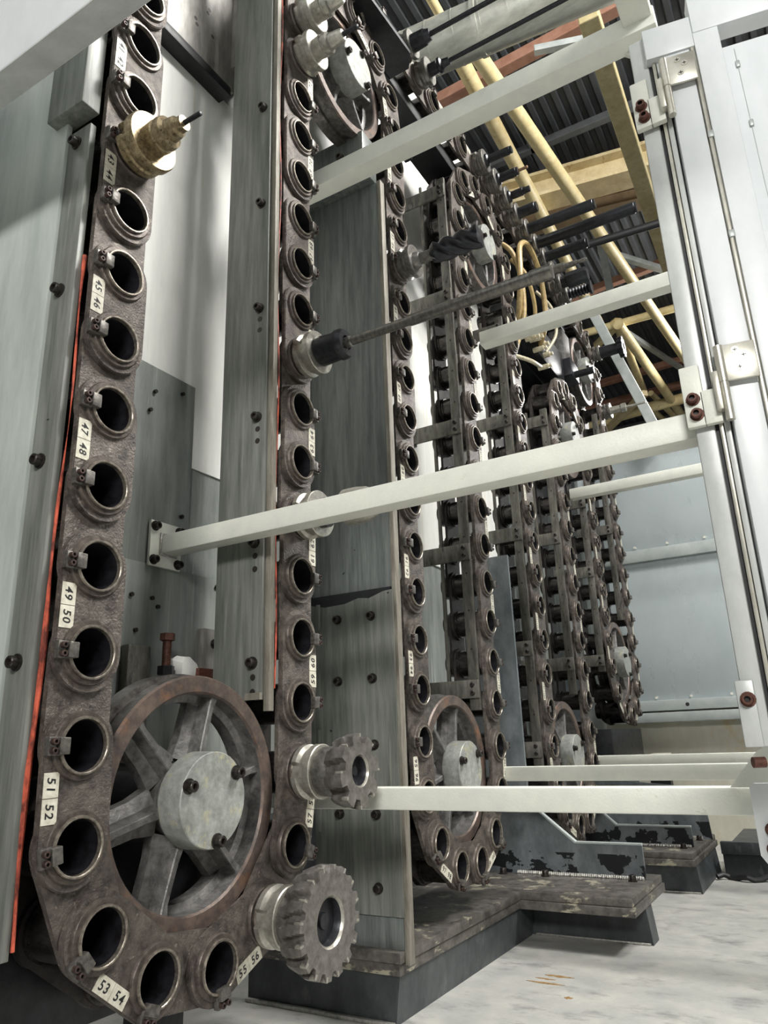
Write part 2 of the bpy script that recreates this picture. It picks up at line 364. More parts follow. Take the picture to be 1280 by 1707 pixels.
tag(MB().box(-.244, -.18, .27, .315, .84, .868, bev=.002).build('rust_block', 'bolt_rust'), 'small rust brown block lying above the large wheel', 'block')
tag(MB().lathe([(-.25, 0), (-.245, .02), (-.21, .03), (-.19, .022), (-.185, 0)], 12, y=.255, z=.865, rf=lambda t, x, r: r*(1+.15*math.sin(3*t+x*90))).build('sealant_lump', 'wall_white'), 'lump of white sealant beside the jacking bolt', 'sealant')

c2 = thing('frame_column', 'tall grey bolted column between the second and third chain strands', 'column', (-.1, .72, .26))
part('upper_plate', 'column_dark', c2, (-.40, -.010, .724, .736, 1.0, 2.26), bev=.0015)
lp = [(-.40, .368), (-.006, .368), (-.004, 1.068), (-.03, 1.066), (-.07, 1.054), (-.10, 1.058), (-.14, 1.048), (-.20, 1.046), (-.24, 1.055), (-.40, 1.052)]
MB().prism(lp, .716, .73, 'y').build('lower_plate', 'column_paint', c2)
part('edge_strip', 'rust_edge', c2, (-.008, .004, .72, .742, .28, 2.26), bev=.001)
part('foot_plate', 'column_dark', c2, (-.40, -.010, .722, .738, .30, .37), bev=.002)
part('torn_paint_edge', 'black_rubber', c2, (-.26, -.01, .7165, .7235, 1.046, 1.075))
bolts(BF, c2, [(-.065, .716, z) for z in (1.01, .864, .716, .569, .421)]+[(-.162, .716, z) for z in (1.011, .863, .716, .569, .421)])
for z in (1.06, .90, .76, .60, .46):
    MB().box(-.225, -.213, .712, .716, z-.07, z-.005, bev=.0015).build('welded_lug', 'column_paint', c2)
part('head_block', 'column_dark', c2, (-.30, -.015, .66, .735, 2.26, 2.40), bev=.004)
bolts(BF, c2, [(-.09, .66, 2.335)])

def foot_column(name, label, y, x1, zt, foot, group=None):
    t = thing(name, label, 'column', (-.05, y, .306), group)
    xf, zf0, zf1, xk = foot
    poly = [(-.30, .306), (xf, .306), (xf, zf1), (xk, zf1), (x1, zf0), (x1, zt), (-.30, zt)]
    MB().prism(poly, y-.006, y+.006, 'y').build('web_plate', 'foot_paint', t, 0)
    m_ = MB(); random.seed(int(y*100)); x = -.12
    while x < xf-.005:
        m_.lathe([(-.006, 0), (-.004, .005), (0, .0075), (.004, .005), (.006, 0)], 8, y=y-.012+random.uniform(-.002, .002), z=.309, rf=None)
        n = 8*3+2
        for k in range(len(m_.v)-n, len(m_.v)): m_.v[k] = (m_.v[k][0]+x, m_.v[k][1], m_.v[k][2])
        x += .0065
    m_.build('weld_bead', 'weld', t)
    m_ = MB()
    m_.prism([(xf, zf1), (xk, zf1), (x1, zf0), (x1+.002, zf0+.004), (xk+.003, zf1+.005), (xf, zf1+.005)], y-.010, y+.010, 'y'); m_.build('edge_flange', 'far_rail', t, 0)
    bolts(BZ, t, [(x, y-.04, .306) for x in (-.16, -.02, xf-.03)])
    return t
foot_column('foot_column', 'grey web column with peeling black paint and a long foot behind the second wheel', 1.68, -.068, 1.353, (.277, .515, .40, .073))
foot_column('foot_column', 'grey web foot with peeling black paint on the farther cross plinth', 2.40, -.05, .98, (.30, .44, .376, .02))
t = thing('foot_column', 'black and grey rear web foot farthest back on the farther plinth', 'column', (.1, 2.64, .306))
MB().prism([(-.30, .306), (.335, .306), (.322, .50), (-.30, .56)], 2.634, 2.646, 'y').build('web_plate', 'foot_paint', t, 0)
bolts(BZ, t, [(.29, 2.60, .306)])
part('weld_bead', 'weld', t, (.20, .30, 2.624, 2.634, .306, .318), bev=.002)
# dark stand under the last wheel
sd = thing('wheel_stand', 'dark steel pedestal under the farthest small wheel', 'stand', (-.05, 3.0, .3))
part('post', 'plinth_dark', sd, (-.25, -.06, 2.75, 3.25, FLOOR, .56), bev=.004)
part('cap_plate', 'black_steel', sd, (-.25, -.03, 2.70, 3.30, .56, .745), bev=.004)

# ------------------------------------------------------------------ plinths
pl = thing('base_plinth', 'long dark steel plinth with layered rusty top plates under the second wheel', 'plinth', (-.2, 1.0, FLOOR))
MB().prism([(-.42, FLOOR), (-.03, FLOOR), (-.018, .261), (-.42, .261)], .712, 1.51, 'y').build('body', 'plinth_dark', pl, 0)
part('top_plate', 'plinth_plate', pl, (-.42, -.008, .70, 1.389, .285, .306), bev=.0015)
part('lower_plate', 'plinth_plate', pl, (-.42, -.012, .703, 1.383, .262, .2845), bev=.0015)
part('weld_bead', 'weld', pl, (-.42, -.03, .700, .712, FLOOR, FLOOR+.008), bev=.002)
def cross(label, y0, y1, x1, ov, bd):
    t = thing('cross_plinth', label, 'plinth', (.1, (y0+y1)/2, FLOOR))
    MB().prism([(-.42, FLOOR), (x1+.006, FLOOR), (x1-.004, .2615), (-.42, .2615)], y0+ov, y0+ov+bd, 'y').build('body', 'plinth_dark', t, 0)
    part('top_plate', 'plinth_plate', t, (-.42, x1-.006, y0, y1+.02, .285, .306), bev=.0015)
    part('lower_plate', 'plinth_plate', t, (-.42, x1, y0-.006, y1+.02, .262, .2845), bev=.0015)
    part('weld_bead', 'weld', t, (-.02, x1, y0+ov-.006, y0+ov, FLOOR, FLOOR+.006), bev=.002)
    return t
cross('dark cross plinth jutting onto the floor with layered rusty plates, nearer one', 1.39, 1.76, .306, .13, .07)
cross('dark cross plinth farther back near the white wall', 2.24, 2.80, .324, .03, .50)
tag(MB().box(-.26, -.16, -.9, .62, .345, .58, bev=.004).build('base_beam', 'black_steel'), 'dark base beam behind the bottom of the first wheel', 'beam')
tag(MB().box(-.34, -.27, -.5, -.42, FLOOR, .40, bev=.003).box(-.34, -.27, .28, .36, FLOOR, .40, bev=.003).build('base_leg_frame', 'black_steel'), 'dark legs under the base beam at bottom left', 'frame')
random.seed(5); pts = []
for i in range(26): pts.append((.34+i*.022, 2.57+.02*math.sin(i*.9), FLOOR+.012+.006*math.sin(i*1.7)))
tag(MB().tube(pts, .010, 8).build('floor_cable', 'black_rubber'), 'black cable lying on the floor by the dark step', 'cable')
vb = thing('valve_block', 'small cream valve block on the floor before the white wall', 'valve', (.08, 3.42, .56))
part('body', 'far_white', vb, (-.02, .07, 3.40, 3.48, .55, .62), bev=.003); part('knob_plate', 'black_steel', vb, (-.06, -.02, 3.42, 3.48, .53, .60), bev=.003)
part('post', 'black_steel', vb, (-.04, .06, 3.41, 3.47, FLOOR, .55))

os_ = thing('oil_stain', 'brown oil streaks dried on the floor near the bottom edge', 'stain', (.2, 1.0, FLOOR))
random.seed(11)
for cx, cy2, ln, wd in ((.165, 1.16, .075, .010), (.15, 1.10, .095, .009), (.14, 1.13, .05, .006), (.23, 1.02, .02, .012)):
    top = [(cx+ln*(i/9-.5)*2*.5, cy2+wd*(.3+.7*random.random())*math.sin(PI*i/9)) for i in range(10)]
    bot = [(cx+ln*(i/9-.5)*2*.5, cy2-wd*(.3+.7*random.random())*math.sin(PI*i/9)) for i in range(8, 0, -1)]
    MB().prism(bot[::-1]+top[::-1], FLOOR, FLOOR+.0008, 'z').build('streak', 'oil', os_, 0)

# ------------------------------------------------------------------ wheels
def wheel(label, y, z, R=.19, cap=.008, front=-.03, rot=14, n=64):
    t = thing('sprocket_wheel', label, 'wheel', (front, y, z), 'sprocket wheels of the chain')
    ri = R*.845; b = front-.07
    MB().lathe([(front-.004, R-.001), (front, R-.004), (front, ri+.003), (front-.004, ri), (front-.03, ri), (front-.034, ri-.012), (front-.06, ri-.012), (front-.064, ri), (b, ri), (b, R+.004), (b+.03, R+.004), (b+.032, R-.006), (b+.045, R-.006), (b+.047, R), (front-.004, R-.001)],
               n, [0, 0, 0, 1, 1, 1, 1, 1, 1, 2, 2, 2, 2, 2], y, z).build('rim', ['rim_rust', 'cast', 'rim_edge'], t)
    hub = R*.375
    MB().lathe([(b, 0), (b, hub*.80), (front-.030, hub*.80), (front-.012, hub*.94), (front-.004, hub), (cap-.006, hub*.985), (cap-.006, 0)], 48, [1, 1, 1, 0, 0, 0], y, z).build('hub', ['hub_paint', 'cast'], t)
    MB().lathe([(cap-.006, 0), (cap-.006, hub*.985), (cap-.0015, hub*.985), (cap, hub*.965), (cap, 0)], 48, None, y, z).build('hub_cap', 'hub_paint', t)
    for k in range(6):
        a = math.radians(rot+60*k); ca, sa = math.cos(a), math.sin(a)
        def q(p): return (p[0], y+p[1]*ca-p[2]*sa, z+p[1]*sa+p[2]*ca)
        mb = MB(); r0_, r1_ = hub*.95, ri+.002
        xf = front-.012; xb = front-.058
        prf = [(xf, .0045), (xf-.002, .006), (xb+.022, .010), (xb+.014, .028), (xb, .030)]
        loop = [(x, -w_) for x, w_ in prf]+[(x, w_) for x, w_ in prf[::-1]]
        v = []; 
        for rr_, sc, dx in ((hub*.78, 1.25, .006), (r0_*1.35, .95, .002), (r1_*.9, .9, 0), (r1_, 1.3, .003)):
            for x, w_ in loop: v.append(q((x+dx, rr_, w_*sc)))
        nn = len(loop); f = []
        for j in range(3):
            for i in range(nn): f.append((j*nn+i, j*nn+(i+1) % nn, (j+1)*nn+(i+1) % nn, (j+1)*nn+i))
        f.append(tuple(range(nn))); f.append(tuple(range(4*nn-1, 3*nn-1, -1)))
        mb.add(v, f).build('spoke', 'cast', t, 12)
    for k in range(3):
        a = math.radians(38+120*k if z < 1.5 else 70+120*k)
        sub('bolt', BXh, t, (cap-front, hub*.84*math.cos(a), hub*.84*math.sin(a)))
    # axle carrier behind
    MB().cyl((b, y, z), (-.243, y, z), hub*.7, 24).build('axle', 'black_steel', t)
    return t
YS = [-.114, .358, .839, 1.306, 1.797, 2.28, 2.772, 3.282]
wheel('large rusty rimmed spoked wheel at lower left, the nearest bottom wheel', .122, .645)
wheel('spoked wheel second along the floor beside the grey bolted column', 1.0725, .647)
wheel('spoked wheel third along the floor behind the long foot', 2.0385, .655, .193)
wheel('small far spoked wheel lowest beside the grey far wall', 3.027, 1.065, .20)
wheel('top spoked wheel with dark hub above the grey bolted column', .60, 2.565, .19, cap=.016)
wheel('second top spoked wheel beside the long drill bar tip', 1.5515, 2.58, .195, cap=.016)
wheel('third top spoked wheel half hidden by the white crossbar', 2.526, 2.10, .20, cap=.016)
wheel('corner wheel hidden high behind the black changer unit', 3.037, 2.69, .20)

# ------------------------------------------------------------------ the chain
PATH = []      # segments: ('L', p0, p1) / ('A', c, r, a0, a1)
def L_(a, b): PATH.append(('L', a, b, math.hypot(b[0]-a[0], b[1]-a[1])))
def A_(c, r, a0, a1): PATH.append(('A', c, r, math.radians(a0), math.radians(a1), abs(math.radians(a1-a0))*r))
WZ = [.645, .647, .655, 1.065]; TZ = [2.565, 2.58, 2.10]; TOPZ = 2.935
L_((YS[0], 2.75), (YS[0], WZ[0]))
seg_start = {0: 0}
STR = {0: (2.75, -1)}
for k in range(7):
    c = ((YS[k]+YS[k+1])/2); r = (YS[k+1]-YS[k])/2
    if k % 2 == 0: zc = WZ[k//2]; A_((c, zc), r, 180, 360); znext = TZ[k//2] if k//2 < 3 else TOPZ-.245; STR[k+1] = (zc, 1)
    else: zc = TZ[k//2]; A_((c, zc), r, 180, 0); znext = WZ[k//2+1]; STR[k+1] = (zc, -1)
    seg_start[k+1] = len(PATH)
    L_((YS[k+1], zc), (YS[k+1], znext))
A_((YS[7]-.245, TOPZ-.245), .245, 0, 90)
top_i = len(PATH); L_((YS[7]-.245, TOPZ), (-.5, TOPZ))
CUM = [0]
for sg in PATH: CUM.append(CUM[-1]+sg[-1])
def at(s):
    for i, sg in enumerate(PATH):
        if s <= CUM[i+1] or i == len(PATH)-1:
            t = (s-CUM[i])/sg[-1]
            if sg[0] == 'L': return (sg[1][0]+(sg[2][0]-sg[1][0])*t, sg[1][1]+(sg[2][1]-sg[1][1])*t), math.atan2(sg[2][1]-sg[1][1], sg[2][0]-sg[1][0])
            a = sg[3]+(sg[4]-sg[3])*t; d = PI/2 if sg[4] > sg[3] else -PI/2
            return (sg[1][0]+sg[2]*math.cos(a), sg[1][1]+sg[2]*math.sin(a)), a+d
def s_of(k, z): z0, sg = STR[k]; return CUM[seg_start[k]]+(z-z0)*sg
ANCH = [(36, s_of(0, 2.53)), (41, s_of(0, 1.929)), (51, s_of(0, .729)), (59, s_of(1, .7965)), (71, s_of(1, 2.2365)), (85, s_of(2, 1.919)), (95, s_of(2, .719)), (102, s_of(3, .70)), (108, s_of(3, 1.421)), (117, s_of(3, 2.525)),
        (124, s_of(4, 2.51)), (139, s_of(4, .69)), (145, s_of(5, .617)), (154, s_of(5, 1.702)), (166, s_of(6, 1.744)), (172, s_of(6, 1.027)), (177, s_of(7, .946)), (185, s_of(7, 1.917)),
        (198, CUM[top_i]+YS[7]-.245-2.62), (212, CUM[top_i]+YS[7]-.245-.9075), (218, CUM[top_i]+YS[7]-.245-.18)]
def s_num(n):
    for (a, sa), (b, sb) in zip(ANCH, ANCH[1:]):
        if a <= n <= b: return sa+(sb-sa)*(n-a)/(b-a)
POT = {n: at(s_num(n)) for n in range(36, 218)}
chain = thing('tool_chain', 'long dark serpentine chain of numbered tool pots looping over the spoked wheels', 'chain', (0, .122, .41))
chain['_o'] = (0, 0, 0); chain.location = (0, 0, 0)
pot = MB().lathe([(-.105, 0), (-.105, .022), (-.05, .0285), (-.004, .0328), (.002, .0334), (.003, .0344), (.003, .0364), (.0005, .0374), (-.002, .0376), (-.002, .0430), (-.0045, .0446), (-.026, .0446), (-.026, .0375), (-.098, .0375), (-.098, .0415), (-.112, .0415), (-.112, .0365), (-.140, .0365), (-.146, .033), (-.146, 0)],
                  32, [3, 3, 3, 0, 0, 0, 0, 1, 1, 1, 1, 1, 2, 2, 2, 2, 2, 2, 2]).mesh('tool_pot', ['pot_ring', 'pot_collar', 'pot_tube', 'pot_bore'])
HP = .0608
hl = [circle(s_*HP, 0, .040, 24) for s_ in (-1, 1)]
m_ = MB().prism(stadium(HP, .0530, 16), -.0165, -.0088, 'x', 0, hl).prism(stadium(HP, .0516, 16), -.0088, -.0072, 'x', 0, hl)
outer = m_.mesh('link_plate', 'link', 30)
inner = MB().prism(stadium(HP, .0500, 16), -.0262, -.0172, 'x', 0, hl).mesh('link_plate', 'link', 30)
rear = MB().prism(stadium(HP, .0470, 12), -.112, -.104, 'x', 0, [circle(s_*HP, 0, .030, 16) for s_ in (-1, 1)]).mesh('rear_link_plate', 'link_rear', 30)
cl = MB().box(-.0072, .002, -.0115, .0115, -.0545, -.036, 0, bev=.001).box(-.003, .009, -.0105, .0105, -.0425, -.0275, 0, bev=.0015)
for s_ in (-1, 1): cl.lathe([(.002, 0), (.002, .0042), (.0085, .0042), (.009, .0038), (.009, .0022), (.005, .002), (.005, 0)], 12, [1, 1, 1, 1, 2, 2], y=s_*.0056, z=-.0487)
clip = cl.mesh('retaining_clip', ['clip', 'clip_bolt', 'screw_dark'])
# digits
DG = {}
def digits():
    for ch in '0123456789':
        cu = bpy.data.curves.new('digit', 'FONT'); cu.body = ch; cu.size = 1; cu.resolution_u = 3; cu.offset = .022
        o = bpy.data.objects.new('digit', cu); COL.objects.link(o); bpy.context.view_layer.update()
        dg = bpy.context.evaluated_depsgraph_get(); me = bpy.data.meshes.new_from_object(o.evaluated_get(dg))
        vv = [(v.co.x, v.co.y) for v in me.vertices]; x0 = min(v[0] for v in vv); x1 = max(v[0] for v in vv)
        DG[ch] = ([(v[0]-(x0+x1)/2, v[1]) for v in vv], [tuple(p.vertices) for p in me.polygons], x1-x0)
        bpy.data.objects.remove(o); bpy.data.meshes.remove(me); bpy.data.curves.remove(cu)
digits()
def label_mesh(a, b):
    mb = MB(); x = -.0072; zc = -.0405
    for s_ in (-1, 1): mb.box(x, x+.0009, s_*.0155-.0150, s_*.0155+.0150, zc-.0108, zc+.0108, 0)
    for num, yc in ((a, -.0155), (b, .0155)):
        tx = str(num); h = .0165 if len(tx) == 2 else .0125; adv = h*.60; y = yc-adv*(len(tx)-1)/2
        for ch in tx:
            v, f, _ = DG[ch]
            mb.add([(x+.0011, y+p[0]*h+(p[1]-.35)*h*.12, zc+(p[1]-.35)*h) for p in v], f, 1); y += adv
    me = bpy.data.meshes.new('number_label'); me.from_pydata(mb.v, [], mb.f)
    for q in ('label', 'ink'): me.materials.append(MATS[q])
    me.polygons.foreach_set('material_index', mb.m); me.update(); return me
for n in range(36, 218):
    (y, z), a = POT[n]
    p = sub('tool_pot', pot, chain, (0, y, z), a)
    sub('retaining_clip', clip, p)
    if n+1 in POT:
        (y2, z2), _ = POT[n+1]
        a2 = math.atan2(z2-z, y2-y); mid = (0, (y+y2)/2, (z+z2)/2)
        k = sub('link_plate', outer if n % 2 else inner, chain, mid, a2)
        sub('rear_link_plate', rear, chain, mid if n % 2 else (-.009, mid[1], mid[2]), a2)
        if n % 2: sub('number_label', label_mesh(n, n+1), k)

# ------------------------------------------------------------------ tools held in the pots
NOTCH = lambda t, x, r: (min(r, .037) if abs(((t-PI*.98+PI) % (2*PI))-PI) < .24 and x < .030 else r)
FL = [(.003, 0), (.003, .030), (.004, .044), (.007, .047), (.016, .047), (.020, .040), (.028, .040), (.032, .047), (.044, .047), (.0455, .0455), (.0455, 0)]
def tool(n, name, label, cat, parts, fl='tool_steel', group='tool holders in the chain', flange=FL, loc=None):
    (y, z) = POT[n][0] if loc is None else loc
    t = thing(name, label, cat, (0, y, z), group)
    if flange: MB().lathe([(x, r) for x, r in flange], 64, None, y, z, NOTCH).build('flange', fl, t)
    for p in parts:
        nm, pr_, mt = p[:3]; rf = p[3] if len(p) > 3 else None; ns = p[4] if len(p) > 4 else 28
        MB().lathe(pr_, ns, None, y, z, rf).build(nm, mt, t)
    return t, y, z
tool(43, 'collet_holder', 'gold stained collet holder with a thin drill near the top left', 'tool holder',
     [('nut', [(.0455, 0), (.0455, .026), (.062, .0275), (.064, .025), (.068, .025), (.07, .0275), (.08, .026), (.084, .019), (.10, .017), (.104, .013), (.115, .0125), (.115, 0)], 'tool_gold'),
      ('drill', [(.11, 0), (.11, .004), (.15, .004), (.152, 0)], 'tool_black')], 'tool_gold',
     flange=[(.003, 0), (.003, .030), (.004, .044), (.007, .047), (.018, .047), (.021, .044), (.026, .044), (.030, .050), (.042, .050), (.0455, .048), (.0455, 0)])
for n, ex, lb in ((72, .16, 'bright steel collet holder with a stubby dark drill at the top wheel'), (73, .22, 'bright steel collet holder cut by the top edge of the view')):
    tool(n, 'collet_holder', lb, 'tool holder',
         [('nut', [(.0455, 0), (.0455, .024), (.064, .026), (.066, .023), (.07, .023), (.072, .026), (.082, .025), (.086, .019), (.118, .015), (.122, .0125), (.122, 0)], 'tool_steel'),
          ('drill', [(.12, 0), (.12, .006), (ex, .0055), (ex+.006, 0)], 'tool_black')])
tool(65, 'drill_bar', 'long straight grey drill bar in a black collet chuck on the second strand', 'drill',
     [('chuck', [(.0455, 0), (.0455, .030), (.048, .032), (.095, .030), (.097, .033), (.108, .032), (.114, .028), (.114, .016), (.108, .014), (.108, 0)], 'tool_black'),
      ('bar', [(.10, 0), (.10, .0115), (.125, .0115), (.127, .0095), (.26, .0095), (.265, .0115), (.515, .012), (.517, .0135), (.555, .0135), (.556, .009), (.556, 0)], 'drill_bar')])
def flute(t, x, r): return r*(1+.20*math.sin(4*(t-34*x)))
tool(84, 'roughing_end_mill', 'dark spiral fluted roughing end mill on the third strand', 'milling cutter',
     [('neck', [(.0455, 0), (.0455, .026), (.058, .022), (.062, .017), (.10, .016), (.10, 0)], 'tool_dull'),
      ('fluted_cutter', [(.098, 0)]+[(.098+i*.004, .019+(.009 if i > 3 else .002*i)) for i in range(38)]+[(.25, 0)], 'tool_black', flute, 56)], 'tool_dull')
tool(62, 'boring_tool', 'silver round nosed boring head partly behind the white crossbar', 'boring tool',
     [('body', [(.0455, 0), (.0455, .030), (.06, .030), (.06, .024), (.098, .024), (.098, .021), (.106, .021), (.106, 0)], 'tool_black'),
      ('nose', [(.104, 0), (.104, .033), (.108, .036), (.135, .036), (.155, .033), (.172, .024), (.180, .012), (.182, 0)], 'tool_steel')])
def teeth(k, ph, dp):
    def fn(t, x, r):
        u = ((t+ph+(x-.1)*3.5)*k/(2*PI)) % 1
        return r if u > .42 else r*(1-dp)
    return fn
def mill(n, label, R, x0, x1, k, rec, dp, cone):
    t, y, z = tool(n, 'face_mill', label, 'milling cutter',
        [('adaptor', [(.0455, 0), (.0455, .040), (.049, .042), (.068, .042), (x0-.002, .038), (x0-.002, 0)], 'tool_dull')])
    fn = teeth(k, .3, dp)
    def rf(t_, x, r): return fn(t_, x, r) if r > R*.72 else r
    MB().lathe([(x0-.004, 0), (x0-.004, R*cone*.7), (x0, R*.71)] + [(x0+.0005, R*.86)]+[(x0+(x1-x0)*i/6, R*(.90+.10*min(1, i/3))) for i in range(7)]+[(x1, R*.71), (x1, rec), (x1-.004, rec*.90), (x1-.016, rec*.84), (x1-.016, rec*.34), (x1-.012, rec*.30), (x1-.012, 0)],
               k*12, [0]*12+[1]+[2]*4, y, z, rf).build('cutter_body', ['cutter_grey', 'tool_steel', 'tool_black'], t)
    for i in range(k):
        th = 2*PI*i/k-.3+.40*2*PI/k-(x1-.02-.1)*3.5
        c, s_ = math.cos(th), math.sin(th)
        rot = Matrix(((1, 0, 0), (0, c, -s_), (0, s_, c))).to_4x4()
        mb = MB(); mb.box(x1-.011, x1+.0008, R*.91, R*1.006, -.0022, .0014, 0, bev=.0006)
        mb.v = [tuple(rot @ Vector(p)) for p in mb.v]; mb.v = [(p[0], p[1]+y, p[2]+z) for p in mb.v]
        mb.build('insert', 'tool_steel', t)
        mb = MB(); mb.cyl((x1-.009, R*.94, .0028), (x1-.009, R*.94, .0042), .0025, 8); mb.v = [tuple(rot @ Vector(p)) for p in mb.v]; mb.v = [(p[0], p[1]+y, p[2]+z) for p in mb.v]
    return t
mill(58, 'smaller face milling cutter with eight teeth at the left end of the low crossbar', .062, .084, .124, 8, .027, .24, 1.0)
mill(56, 'large toothed disc milling cutter at the lower middle beneath the smaller one', .080, .076, .122, 16, .037, .14, 1.0)
# top run
stub = lambda L, r=.018: [('body', [(.0455, 0), (.0455, .026), (.055, .024), (.06, r), (L-.01, r), (L-.008, r*.9), (L, r*.9), (L, 0)], 'tool_black')]
TOPT = {212: ('long_drill', 'dark tool holder with a long thin rod highest on the overhead run', [('nut', [(.0455, 0), (.0455, .028), (.09, .026), (.095, .022), (.11, .018), (.11, 0)], 'tool_black'), ('rod', [(.10, 0), (.10, .008), (.62, .008), (.62, 0)], 'tool_black')]),
        211: ('long_drill', 'dark tool holder with a long thin rod crossing before the duct', [('nut', [(.0455, 0), (.0455, .022), (.075, .021), (.08, .026), (.09, .026), (.095, .016), (.12, .012), (.12, 0)], 'tool_black'), ('rod', [(.10, 0), (.10, .0075), (.70, .0075), (.70, 0)], 'tool_black')]),
        207: ('stub_holder', 'short black stub holder first after the empty overhead pots', stub(.155, .016)),
        206: ('stub_holder', 'black holder with a brown drill tip on the overhead run', stub(.135, .018)+[('drill', [(.13, 0), (.13, .006), (.175, .006), (.178, 0)], 'tool_brown')]),
        205: ('stub_holder', 'stepped short black holder on the overhead run next to the brown drill', stub(.12, .017)+[('tip', [(.11, 0), (.11, .013), (.14, .013), (.14, 0)], 'tool_black')]),
        204: ('stub_holder', 'thick blunt black holder on the overhead run before the long bars', stub(.13, .024)),
        203: ('boring_bar', 'black boring bar on the overhead run, second longest', stub(.35, .024)),
        202: ('boring_bar', 'longest black boring bar on the overhead run', stub(.50, .026)),
        201: ('boring_bar', 'shortest black boring bar on the overhead run above the crossbar', stub(.25, .024)),
        200: ('step_drill', 'stepped steel drill holder near the far overhead corner', [('body', [(.0455, 0), (.0455, .024), (.10, .022), (.10, .015), (.16, .013), (.16, .009), (.20, .011), (.21, .006), (.212, 0)], 'tool_dull')]),
        199: ('angle_head', 'blocky dark angle head near the far overhead corner', [('body', [(.0455, 0), (.0455, .030), (.07, .030), (.075, .040), (.17, .040), (.18, .034), (.18, 0)], 'tool_black', None, 6)]),
        198: ('ribbed_holder', 'ribbed dark holder just before the far overhead corner', [('body', [(.0455, 0), (.0455, .030)]+[(.05+i*.008, .030 if i % 2 else .024) for i in range(13)]+[(.155, .036), (.165, .036), (.165, 0)], 'tool_black')])}
for n, (nm, lb, pt) in TOPT.items(): tool(n, nm, lb, 'tool holder', pt, 'tool_dull', 'tools on the overhead chain run')
t, y, z = tool(193, 'face_mill', 'dark face mill at the far corner above the third top wheel', 'milling cutter', [('adaptor', [(.0455, 0), (.0455, .035), (.15, .032), (.15, 0)], 'tool_black')], 'tool_dull', 'tools on the overhead chain run')
MB().lathe([(.15, 0), (.15, .05), (.152, .062), (.18, .064), (.18, .02), (.17, .018), (.17, 0)], 96, None, y, z, lambda t_, x, r: r if r < .055 or (t_*10/(2*PI)) % 1 > .4 else r*.86).build('cutter_body', 'tool_black', t)
tool(190, 'short_holder', 'small pale tool holder just below the far corner', 'tool holder', [('body', [(.0455, 0), (.0455, .022), (.10, .020), (.104, .026), (.13, .026), (.134, .008), (.24, .006), (.24, 0)], 'tool_steel')], 'tool_dull', 'tools on the overhead chain run')

# ------------------------------------------------------------------ guide rails beside the far strands
def rail(label, ys, z0, z1, brs):
    t = thing('guide_rail', label, 'rail', (-.05, ys-.055, z0), 'vertical guide rails')
    part('front_bar', 'rail_steel', t, (-.058, -.026, ys-.064, ys-.052, z0, z1), bev=.001)
    part('rear_bar', 'rail_steel', t, (-.128, -.118, ys-.064, ys-.054, z0, z1), bev=.001)
    part('red_strip', 'orange_cable', t, (-.036, -.030, ys-.050, ys-.046, z0, z1-.1))
    z = z0+.06
    while z < z1:
        sub('screw_hole', SH, t, (.008, -.0094, z-z0)); z += .115
    for zb in brs:
        b = MB().box(-.20, -.024, ys-.074, ys-.064, zb-.026, zb+.026, bev=.001).box(-.256, -.195, ys-.075, ys-.05, zb-.03, zb+.03, bev=.002)
        o = b.build('bracket', 'rail_steel', t)
        for dz in (-.012, .012): sub('bolt', BFs, o, Vector((-.042, ys-.074, zb+dz))-Vector(t['_o']))
    return t
SH = MB().cyl((0, 0, 0), (0, .001, 0), .0035, 8).mesh('screw_hole', 'screw_dark'); BFs = bolt_mesh('bolt', .006, .008, '-y', False)
rail('steel guide rail beside the fourth strand, nearest of the rails', YS[3], .80, 2.68, (2.62, 2.18, 1.69, 1.27, .86))
rail('steel guide rail beside the fifth strand left of the long foot', YS[4], .62, 2.36, (2.30, 1.90, 1.44, 1.02, .58+.1))
rail('steel guide rail beside the sixth strand', YS[5], .88, 2.14, (2.08, 1.53, 1.0))
rail('steel guide rail beside the seventh strand', YS[6], 1.0, 1.88, (1.82, 1.47, 1.05))
rail('steel guide rail beside the farthest strand', YS[7], 1.3, 2.5, (2.25, 1.80))

# overhead rail under the top run and its hangers
orr = thing('overhead_rail', 'black steel rail under the overhead chain run', 'rail', (-.08, 1.7, 2.83))
part('beam', 'black_rubber', orr, (-.16, -.045, .15, 2.80, 2.825, 2.880), bev=.003)
for y in (1.13, 1.80, 2.0):
    MB().box(-.256, -.10, y-.02, y+.02, 2.77, 2.825, bev=.003).box(-.13, -.10, y-.02, y+.02, 2.72, 2.78, bev=.003).build('hanger', 'black_steel', orr)
    sub('hanger_bolt', BZ, orr, (-.02+.08-.08, y+.07-1.7, 2.80-2.83))
tag(MB().prism([(-.16, .60), (.045, .60), (.058, .855), (.028, .90), (-.16, .905)], 2.83, 2.845, 'z').build('guard_plate', 'black_steel', None, 0), 'black guard plate with a bright edge right of the top wheel', 'plate')
